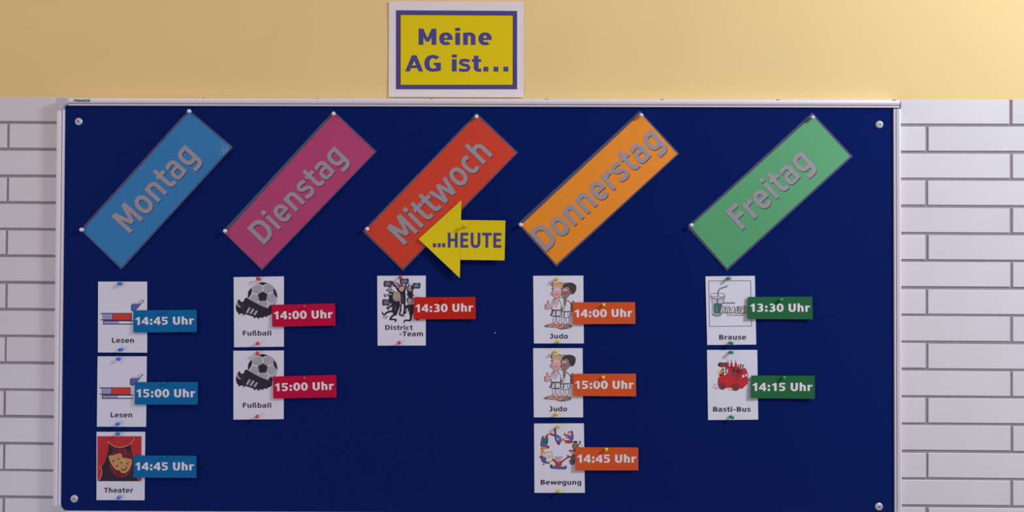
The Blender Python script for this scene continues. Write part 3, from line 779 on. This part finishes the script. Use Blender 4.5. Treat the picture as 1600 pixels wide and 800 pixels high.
def art_ring(p, dx, dy):
    p.frame(835, 665, 0.1)
    # tumbling children in a ring
    p.line([(315, 45), (325, 90), (325, 140)], 30, PUR); p.line([(215, 145), (260, 135), (310, 155)], 28, RDD, True, 30); p.oval(225, 140, 22, 18, SK)
    p.outl([(315, 150), (350, 145), (420, 195), (415, 255), (370, 285), (335, 240), (320, 200)], BL, PUR, 8)
    p.oval(368, 210, 24, 26, LBL); p.line([(355, 250), (375, 285), (400, 290)], 30, RDD); p.line([(415, 200), (440, 215), (470, 230)], 22, SK); p.oval(455, 222, 20, 16, RD)
    p.outl([(110, 215), (130, 170), (200, 175), (212, 230), (200, 290), (180, 335), (120, 335), (98, 300)], BL, NAVY, 8)
    p.outl([(145, 195), (205, 195), (208, 240), (190, 265), (150, 255)], GN, NAVY, 6); p.line([(130, 172), (180, 172), (215, 135)], 24, RDD); p.oval(160, 180, 20, 14, SK)
    p.line([(110, 340), (150, 350), (215, 340), (215, 320)], 34, OG); p.line([(110, 345), (130, 400)], 34, OG); p.oval(212, 335, 18, 22, RDD)
    p.outl([(530, 110), (575, 100), (605, 130), (608, 200), (590, 230), (540, 205), (525, 160)], BL, PUR, 8); p.line([(585, 80), (592, 130)], 24, PUR)
    p.oval(552, 128, 30, 30, SK); p.line([(525, 110), (550, 95), (580, 108)], 14, RDD); p.line([(470, 135), (490, 155), (525, 150)], 22, RDD); p.oval(472, 132, 16, 16, RD); p.line([(490, 190), (530, 190)], 16, PUR)
    p.line([(480, 250), (530, 262), (600, 245)], 40, RD); p.line([(470, 240), (540, 235), (600, 260)], 14, RDD)
    p.outl([(600, 290), (640, 270), (680, 300), (685, 360), (620, 365), (596, 330)], OLV, K, 7); p.oval(640, 275, 30, 30, SKB); p.oval(640, 255, 32, 16, K)
    p.line([(680, 300), (710, 275), (718, 240)], 16, K); p.line([(695, 240), (722, 310)], 8, GR2)
    p.line([(545, 385), (580, 400), (640, 380)], 26, BLN); p.oval(600, 425, 34, 32, SK); p.line([(565, 405), (600, 390), (640, 400)], 12, PUR)
    p.outl([(580, 470), (640, 460), (660, 540), (620, 580), (580, 560), (575, 510)], OLV, K, 7); p.outl([(560, 530), (610, 545), (620, 600), (570, 605), (550, 570)], BL, NAVY, 7)
    p.line([(520, 470), (550, 490), (590, 495)], 24, RDD); p.line([(440, 560), (480, 525), (540, 490)], 22, RDD); p.oval(525, 475, 18, 18, RD)
    # bottom child doing the splits
    p.line([(258, 645), (370, 655), (490, 662)], 44, BL); p.line([(262, 668), (370, 678), (480, 684)], 6, NAVY); p.oval(262, 632, 20, 28, PUR); p.oval(490, 650, 16, 26, PUR)
    p.outl([(330, 560), (420, 560), (418, 620), (345, 632), (330, 600)], RD, RDD, 7); p.line([(280, 525), (310, 545), (345, 570)], 26, RDD); p.line([(415, 570), (450, 545), (490, 520)], 20, RDD)
    p.oval(370, 535, 40, 32, SK); p.line([(315, 495), (350, 490), (370, 515), (395, 490), (435, 495)], 12, GR2); p.line([(320, 510), (345, 535)], 8, GR2); p.line([(435, 500), (400, 535)], 8, GR2)
    # child with a drawn sheet
    p.poly([(175, 420), (270, 412), (288, 545), (215, 560), (190, 500)], WH); p.line([(172, 420), (270, 412), (285, 545), (300, 548)], 7, PUR, False); p.line([(225, 562), (290, 550)], 7, NAVY, False)
    for a in range(0, 180, 30): p.line([(228 - 38 * math.cos(math.radians(a)), 485 - 38 * math.sin(math.radians(a))), (228 + 38 * math.cos(math.radians(a)), 485 + 38 * math.sin(math.radians(a)))], 9, YL, False)
    p.oval(228, 485, 24, 24, YL)
    p.oval(130, 440, 36, 36, SK); p.line([(95, 430), (125, 405), (165, 415)], 14, OG); p.oval(148, 468, 14, 12, WH); p.line([(80, 500), (110, 480), (130, 500)], 24, RDD)
    p.outl([(110, 500), (165, 495), (180, 540), (170, 575), (120, 560)], BL, NAVY, 7); p.line([(150, 570), (190, 580), (235, 585)], 22, BLN); p.line([(130, 610), (155, 600)], 18, BLN)

def art_glass(p, dx, dy):
    p.frame(1102, 435, 0.1)
    c = GN
    p.raw(stroke([(55, 40), (708, 36), (722, 745), (66, 750), (55, 40)], 9, False), mat('print_green_grey', (70, 86, 84), 0.65))
    o = mat('print_glass_line', (96, 70, 92), 0.65)
    p.outl([(98, 300), (140, 325), (190, 330), (280, 310), (278, 370), (250, 450), (250, 540), (240, 580), (180, 595), (120, 575), (108, 520), (112, 430), (105, 370)], pm('glass_grey', (206, 204, 212)), o, 8)
    p.blob([(135, 400), (190, 388), (262, 396), (250, 450), (245, 540), (190, 552), (140, 545), (130, 480)], c)
    p.line([(120, 560), (180, 580), (245, 560)], 12, o); p.line([(178, 440), (176, 530)], 7, GR1); p.line([(215, 430), (210, 530)], 5, o)
    p.raw(stroke([(78, 270), (110, 240), (190, 232), (270, 235), (306, 262), (290, 290), (200, 312), (110, 300), (78, 285), (78, 270)], 8, True), o)
    p.line([(80, 285), (130, 285), (250, 285), (300, 275)], 6, o); p.line([(305, 270), (296, 330), (272, 375)], 7, o)
    p.line([(200, 285), (200, 215), (225, 165), (280, 145), (350, 118)], 22, o); p.line([(200, 280), (200, 215), (225, 165), (280, 145), (348, 118)], 8, GR1)
    p.line([(190, 320), (188, 395)], 16, o)
    ol = mat('print_brown', (112, 92, 96), 0.65)
    p.n += 2
    for k in ((8, 8), (-6, 0), (6, -4), (0, 6), (12, 10)):
        p.text('BRAUSE', (235 + k[0], 536 + k[1]), (672 + k[0], 542 + k[1]), 100, ol, S=230, T=165, track=20, shear=0.22)
    p.text('BRAUSE', (238, 532), (668, 538), 88, WH, S=150, T=100, track=45, shear=0.22)
    for row, x0, x1, h_ in ((385, 285, 465, 24), (573, 340, 412, 14), (575, 430, 600, 14)):
        x = x0; k = 0
        while x < x1:
            w_ = (14, 9, 16, 11)[k % 4]
            hh = h_ * (1.0 if k % 3 else 1.35)
            p.poly([(x, row - hh / 2), (x + w_, row - hh / 2), (x + w_ - 3, row + h_ / 2), (x - 3, row + h_ / 2)], ol if k % 2 else GR2)
            x += w_ + 8; k += 1

def art_bus(p, dx, dy):
    p.frame(1106, 550, 0.1)
    br = pm('bus_red', (206, 40, 44)); brd = pm('bus_dark_red', (128, 28, 44)); wheel = pm('wheel_brown', (140, 62, 60))
    for a, b in (((85, 505), (130, 508)), ((62, 542), (160, 552)), ((95, 572), (170, 580)), ((300, 580), (390, 598))): p.line([a, b], 9, GR2, False)
    body = [(160, 420), (172, 392), (210, 376), (285, 360), (298, 300), (308, 240), (345, 225), (390, 232), (420, 248), (470, 250), (510, 272), (545, 268), (580, 250), (605, 285), (622, 350), (620, 490), (535, 574), (480, 562), (300, 556), (180, 552), (156, 510)]
    p.poly(body, br); p.line(body + [body[0]], 6, brd, False)
    p.line([(340, 236), (400, 330), (500, 345), (540, 290)], 6, brd)
    p.line([(375, 300), (400, 360), (440, 410), (480, 430)], 60, wheel, True, 40)
    for a, b, w_ in (((480, 195), (470, 300), 18), ((520, 185), (480, 340), 22), ((560, 195), (500, 350), 20), ((455, 230), (470, 400), 18)): p.line([a, b], w_, brd, False)
    for x, y, s in ((314, 200, 1), (370, 200, 1.1), (437, 205, 1.2)):
        p.poly([(x - 22 * s, y + 60), (x + 22 * s, y + 60), (x + 14 * s, y - 30), (x, y - 50), (x - 14 * s, y - 30)], br)
        p.line([(x, y - 48), (x - 2, y - 80)], 10, OLV, False)
    p.line([(365, 220), (420, 290), (480, 300)], 22, K); p.line([(380, 250), (410, 330)], 14, K); p.oval(400, 250, 30, 20, brd)
    p.blob([(160, 190), (190, 162), (250, 165), (290, 180), (290, 225), (240, 238), (180, 230)], brd); p.oval(235, 198, 46, 30, wheel); p.oval(176, 198, 18, 30, NAVY)
    p.line([(288, 155), (286, 320)], 16, NAVY, False); p.line([(235, 250), (240, 370)], 20, NAVY, False); p.line([(220, 280), (300, 268)], 14, NAVY, False); p.line([(230, 330), (290, 320)], 12, K, False)
    p.poly([(248, 245), (270, 242), (272, 325), (262, 320)], WH); p.poly([(294, 265), (312, 262), (312, 330), (294, 330)], WH)
    p.oval(215, 300, 28, 30, OG); p.oval(170, 312, 26, 24, YL); p.oval(168, 312, 12, 10, WH); p.oval(205, 330, 20, 22, OG); p.oval(210, 360, 40, 18, brd)
    p.poly([(540, 362), (568, 355), (570, 400), (538, 402)], WH); p.poly([(585, 352), (606, 340), (614, 382), (590, 385)], WH); p.oval(560, 408, 14, 9, K); p.oval(608, 392, 9, 8, K)
    p.line([(620, 436), (655, 438)], 14, brd, False)
    for cx, cy, r in ((228, 535, 58), (435, 548, 62)):
        p.oval(cx, cy, r, r - 3, brd, 0, 28); p.oval(cx, cy, r - 10, r - 12, wheel, 0, 28)
        for a in range(0, 180, 45): p.line([(cx - (r - 14) * math.cos(math.radians(a)), cy - (r - 16) * math.sin(math.radians(a))), (cx + (r - 14) * math.cos(math.radians(a)), cy + (r - 16) * math.sin(math.radians(a)))], 5, brd, False)
        p.oval(cx, cy, 16, 15, K, 0, 14); p.oval(cx, cy, 7, 7, br, 0, 10)

def art_theatre(p, dx, dy):
    p.frame(148, 675, 0.1)
    p.poly([(42, 66), (730, 66), (725, 770), (42, 768)], STG)
    p.blob([(300, 300), (400, 250), (520, 290), (590, 400), (600, 520), (560, 640), (430, 710), (290, 660), (240, 560), (230, 400)], STR)
    rnd = random.Random(3)
    for k in range(70):
        x, y = rnd.uniform(190, 600), rnd.uniform(230, 750)
        r = rnd.uniform(2.5, 7)
        p.oval(x, y, r, r, (LBL, RD, GR2, BLN)[k % 4], 0, 6)
    p.poly([(42, 150), (225, 150), (215, 260), (190, 390), (140, 500), (95, 560), (118, 640), (100, 720), (60, 765), (42, 765)], CUR)
    p.poly([(560, 150), (730, 150), (728, 770), (700, 768), (668, 720), (650, 600), (600, 420), (572, 280)], CUR)
    for P in ([(80, 170), (82, 330), (70, 500)], [(120, 180), (118, 350), (90, 500)], [(165, 180), (160, 340), (115, 480)], [(200, 200), (185, 330), (150, 430)]): p.line(P, 9, CURD)
    for P in ([(600, 190), (612, 300), (640, 420)], [(640, 190), (650, 320), (668, 440)], [(690, 190), (692, 400), (700, 600)]): p.line(P, 9, CURD)
    p.poly([(42, 66), (730, 66), (730, 160), (690, 185), (640, 180), (612, 130), (560, 185), (470, 228), (390, 240), (300, 225), (225, 175), (200, 145), (165, 180), (100, 190), (42, 165)], CUR)
    for P in ([(60, 95), (200, 110), (300, 170), (390, 190), (480, 170), (580, 110), (720, 90)], [(42, 150), (90, 168), (150, 150), (200, 110)], [(620, 105), (660, 160), (728, 150)], [(220, 80), (300, 130), (400, 150), (500, 130), (590, 80)]): p.line(P, 8, CURD)
    p.line([(200, 145), (240, 185), (310, 228), (395, 242), (480, 226), (560, 185), (622, 100)], 7, GDL)
    p.line([(95, 555), (112, 600), (110, 660), (90, 720), (50, 765)], 7, GDL); p.line([(60, 545), (108, 540)], 9, GD); p.line([(650, 690), (680, 740), (720, 768)], 7, GDL)
    p.outl([(228, 378), (290, 372), (350, 352), (400, 340), (422, 380), (415, 450), (400, 530), (372, 590), (320, 570), (275, 510), (240, 440)], GD, GDL, 9)
    p.line([(275, 470), (295, 448), (318, 450)], 13, K); p.line([(360, 430), (378, 415), (392, 430)], 13, K); p.line([(325, 550), (345, 525), (375, 525)], 13, K); p.line([(330, 460), (342, 500)], 8, GDL); p.line([(270, 435), (310, 420)], 7, OLV)
    p.outl([(420, 420), (470, 412), (530, 425), (575, 432), (572, 500), (535, 580), (480, 632), (420, 628), (388, 580), (390, 510), (400, 460)], GD, GDL, 10)
    p.line([(398, 490), (415, 470), (440, 490)], 13, K); p.line([(490, 505), (510, 492), (530, 505)], 12, K); p.line([(415, 570), (440, 595), (480, 585), (500, 545)], 15, K); p.line([(450, 440), (458, 500), (440, 530)], 10, GDL); p.oval(445, 450, 22, 26, GDL)

# ------------------------------------------------------------------ cards, labels, their pins
S6 = 1108 / 180.0
cards = [
 # crop origin, quad in crop units, label lines, art, art offset, pin colour, pins (x, y, tilt), label text
 (140, 430, [(82, 62), (553, 62), (553, 745), (80, 743)], [('Lesen', 215, 427, 650, 47)], art_books, (0, 0), BLUE, [(289, 82, (10, 0)), (298, 716, (9, -1.5))], 'white picture card captioned Lesen, topmost under the blue sign'),
 (140, 550, [(77, 42), (550, 42), (543, 720), (70, 718)], [('Lesen', 202, 410, 628, 47)], art_books, (-1.7, 116.2), BLUE, [(277, 67, (7, -1)), (270, 692, (6.5, -2.2))], 'white picture card captioned Lesen, above the theatre card'),
 (140, 665, [(67, 60), (535, 60), (528, 718), (66, 716)], [('Theater', 137, 420, 645, 47)], art_theatre, (0, 0), BLUE, [(270, 79, (7, -1.2)), (283, 691, (6, -3.5))], 'card captioned Theater with two golden masks and red curtain'),
 (355, 425, [(62, 50), (545, 42), (545, 718), (66, 724)], [('Fußball', 150, 423, 611, 46)], art_football, (0, 0), RED, [(302, 66, (-1.5, -1.5)), (292, 687, (3, -0.8))], 'upper of the two white football cards captioned Fußball'),
 (355, 540, [(60, 50), (545, 47), (543, 707), (60, 712)], [('Fußball', 150, 423, 597, 46)], art_football, (0.2, 112.3), RED, [(290, 72, (3, 0.2)), (288, 682, (3, -2))], 'lower of the two white football cards captioned Fußball'),
 (580, 425, [(58, 37), (525, 35), (525, 707), (62, 708)], [('District', 135, 400, 557, 46), ('-Team', 272, 498, 617, 46)], art_dancers, (0, 0), RED, [(280, 50, (1.5, 1)), (270, 680, (0.6, -1.2))], 'white card of leaping dancers captioned District -Team under the red sign'),
 (825, 425, [(50, 37), (532, 35), (537, 687), (57, 687)], [('Judo', 210, 385, 640, 47)], art_judo, (0, 0), YEL, [(277, 68, (1.2, -1.4)), (290, 668, (0.6, -1.2))], 'upper of the two white Judo cards with two fighters'),
 (825, 540, [(50, 25), (525, 25), (530, 690), (56, 690)], [('Judo', 205, 376, 632, 47)], art_judo, (-1, 112.7), YEL, [(266, 58, (1, -1)), (275, 661, (1.6, -0.8))], 'lower of the two white Judo cards with two fighters'),
 (825, 655, [(58, 42), (537, 40), (547, 708), (62, 708)], [('Bewegung', 122, 512, 630, 47)], art_ring, (0, 0), YEL, [(292, 72, (1, -1)), (301, 692, (0.6, -1.2))], 'white card of children tumbling in a ring captioned Bewegung'),
 (1095, 425, [(45, 42), (520, 37), (533, 698), (62, 702)], [('Brause', 177, 437, 650, 47)], art_glass, (0, 0), GRN, [(267, 62, (2, -0.6)), (290, 683, (1.8, 0.4))], 'white card with drinking glass and straw captioned Brause'),
 (1095, 540, [(60, 42), (543, 42), (552, 712), (70, 716)], [('Basti-Bus', 118, 480, 635, 47)], art_bus, (0, 0), GRN, [(291, 65, (2, -0.6)), (297, 688, (2.2, 0.6))], 'white card with a red bus captioned Basti-Bus under the green sign'),
]
PINLAB = ['Lesen card, topmost one', 'Lesen card, second one down', 'theatre card', 'upper football card', 'lower football card', 'dancers card', 'upper Judo card', 'lower Judo card', 'Bewegung card', 'drinking glass card', 'red bus card']
for idx, (cx, cy, q, caps, art, off, pc, pins, lab) in enumerate(cards):
    Q = [(cx + a / S6, cy + b / S6) for a, b in q]
    yt, yb = Q[0][1], Q[3][1]
    bowv = (0.0009, 0.0006, 0.0008, 0.0007, 0.0010, 0.0006, 0.0009, 0.0007, 0.0009, 0.0012, 0.0011)[idx]
    cdep = lambda x, y, yt=yt, yb=yb, bowv=bowv: FELT + 0.0008 + bowv * (0.3 + 0.7 * (y - yt) / (yb - yt))
    root = empty('picture_card', U(*mid(Q), FELT), lab, 'card', 'white activity cards')
    sheet('paper', Q, cdep, M_CARD, root, 4, 12, 0.0003)
    pr = Print(cdep, 0.0001, 6e-6)
    art(pr, *off)
    pr.build('picture', root)
    pr = Print(cdep, 0.0002)
    for s, x0, x1, yb_, h_ in caps:
        pr.text(s, (cx + x0 / S6, cy + yb_ / S6), (cx + x1 / S6, cy + yb_ / S6), h_ / S6, M_INK, S=182, T=128, track=10)
    pr.build('lettering', root)
    for k, (x, y, t) in enumerate(pins):
        X, Y = cx + x / S6, cy + y / S6
        pin(X, Y, pc, cdep(X, Y), '%s push pin at the %s edge of the %s' % (pc, ('top', 'bottom')[k], PINLAB[idx]), tilt=t, scale=0.88)

# ------------------------------------------------------------------ time tags
M_TW = mat('white_time_print', (235, 233, 238), 0.6)
tags = [
 (140, 430, [(420, 338), (1030, 332), (1030, 546), (420, 552)], '14:45 Uhr', (443, 478), (1003, 473), 75, 'blue', (6, 108, 168), (712, 352), BLUE, 'topmost Lesen card'),
 (140, 550, [(434, 290), (1043, 288), (1038, 506), (432, 506)], '15:00 Uhr', (452, 435), (1015, 435), 77, 'blue', (6, 108, 168), (722, 302), BLUE, 'second Lesen card'),
 (140, 665, [(422, 288), (1028, 290), (1027, 502), (420, 500)], '14:45 Uhr', (443, 430), (1003, 430), 76, 'blue', (6, 108, 168), (722, 300), BLUE, 'theatre card'),
 (355, 425, [(430, 316), (1037, 302), (1042, 514), (432, 528)], '14:00 Uhr', (452, 455), (1015, 443), 75, 'crimson', (196, 8, 62), (745, 332), RED, 'upper football card'),
 (355, 540, [(440, 298), (1048, 282), (1052, 497), (443, 510)], '15:00 Uhr', (462, 438), (1025, 424), 75, 'crimson', (196, 8, 62), (745, 312), RED, 'lower football card'),
 (580, 425, [(408, 243), (1003, 240), (1006, 452), (407, 455)], '14:30 Uhr', (428, 387), (980, 380), 76, 'red', (204, 36, 24), (708, 265), RED, 'dancers card'),
 (825, 425, [(432, 292), (1030, 290), (1034, 498), (432, 502)], '14:00 Uhr', (450, 436), (1003, 431), 75, 'orange', (218, 88, 42), (727, 316), YEL, 'upper Judo card'),
 (825, 540, [(433, 272), (1038, 270), (1040, 488), (433, 484)], '15:00 Uhr', (455, 415), (1015, 415), 76, 'orange', (218, 88, 42), (722, 306), YEL, 'lower Judo card'),
 (825, 655, [(455, 270), (1060, 272), (1063, 492), (453, 493)], '14:45 Uhr', (477, 418), (1040, 418), 77, 'orange', (218, 88, 42), (752, 290), YEL, 'Bewegung card'),
 (1095, 425, [(450, 240), (1073, 237), (1078, 455), (450, 452)], '13:30 Uhr', (477, 382), (1050, 382), 77, 'green', (37, 107, 64), (770, 268), GRN, 'drinking glass card'),
 (1095, 540, [(483, 288), (1097, 290), (1097, 512), (480, 506)], '14:15 Uhr', (500, 436), (1072, 436), 77, 'green', (37, 107, 64), (797, 310), GRN, 'red bus card'),
]
for idx, (cx, cy, q, s, t0, t1, h_, cn, rgb, pp, pc, near) in enumerate(tags):
    Q = [(cx + a / S6, cy + b / S6) for a, b in q]
    xl, xr = Q[0][0], Q[1][0]
    k1 = (0.004, 0.003, 0.0035, 0.003, 0.003, 0.003, 0.004, 0.003, 0.005, 0.006, 0.006)[idx]
    tdep = lambda x, y, xl=xl, xr=xr, k1=k1, yt=Q[0][1]: FELT + 0.0036 + 0.7 * k1 * ((x - (xl + xr) / 2) / ((xr - xl) / 2)) ** 2 * 0.6 + 0.0022 * max(0, (y - yt) / 35.0)
    root = empty('time_tag', U(*mid(Q), FELT), '%s paper tag reading %s overlapping the %s' % (cn, s, near), 'tag', 'coloured time tags')
    sheet('paper', Q, tdep, mat(cn + '_tag_paper', rgb, 0.7, spec=0.15), root, 14, 4, 0.0003)
    pr = Print(tdep, 0.0002)
    pr.text(s, (cx + t0[0] / S6, cy + t0[1] / S6), (cx + t1[0] / S6, cy + t1[1] / S6), h_ / S6, M_TW, S=205, T=140, track=0)
    pr.build('lettering', root)
    X, Y = cx + pp[0] / S6, cy + pp[1] / S6
    pc = {'blue': 'deep blue', 'red': 'deep red', 'crimson': 'dull orange'}.get(cn, pc)
    sunk = cn in ('blue', 'red', 'crimson')
    pin(X, Y, pc, tdep(X, Y), '%s push pin through the %s tag on the %s' % (pc, cn, near), tilt=(0.5, -0.8), scale=0.66 if sunk else 0.85, tail=0.0008 if sunk else 0.0012)

# ------------------------------------------------------------------ a fleck of lint on the felt
c0 = U(773.5, 520, FELT)
V, F = lathe([(0.0, 0.0009), (0.0008, 0.0013), (0.0014, 0.0008), (0.0016, 0.0002)], 7, at=c0)
o = link('lint_fleck', V, F, M_CARD, None, c0)
o['label'] = 'tiny white fleck of lint on the blue felt right of the dancers card'
o['category'] = 'lint'
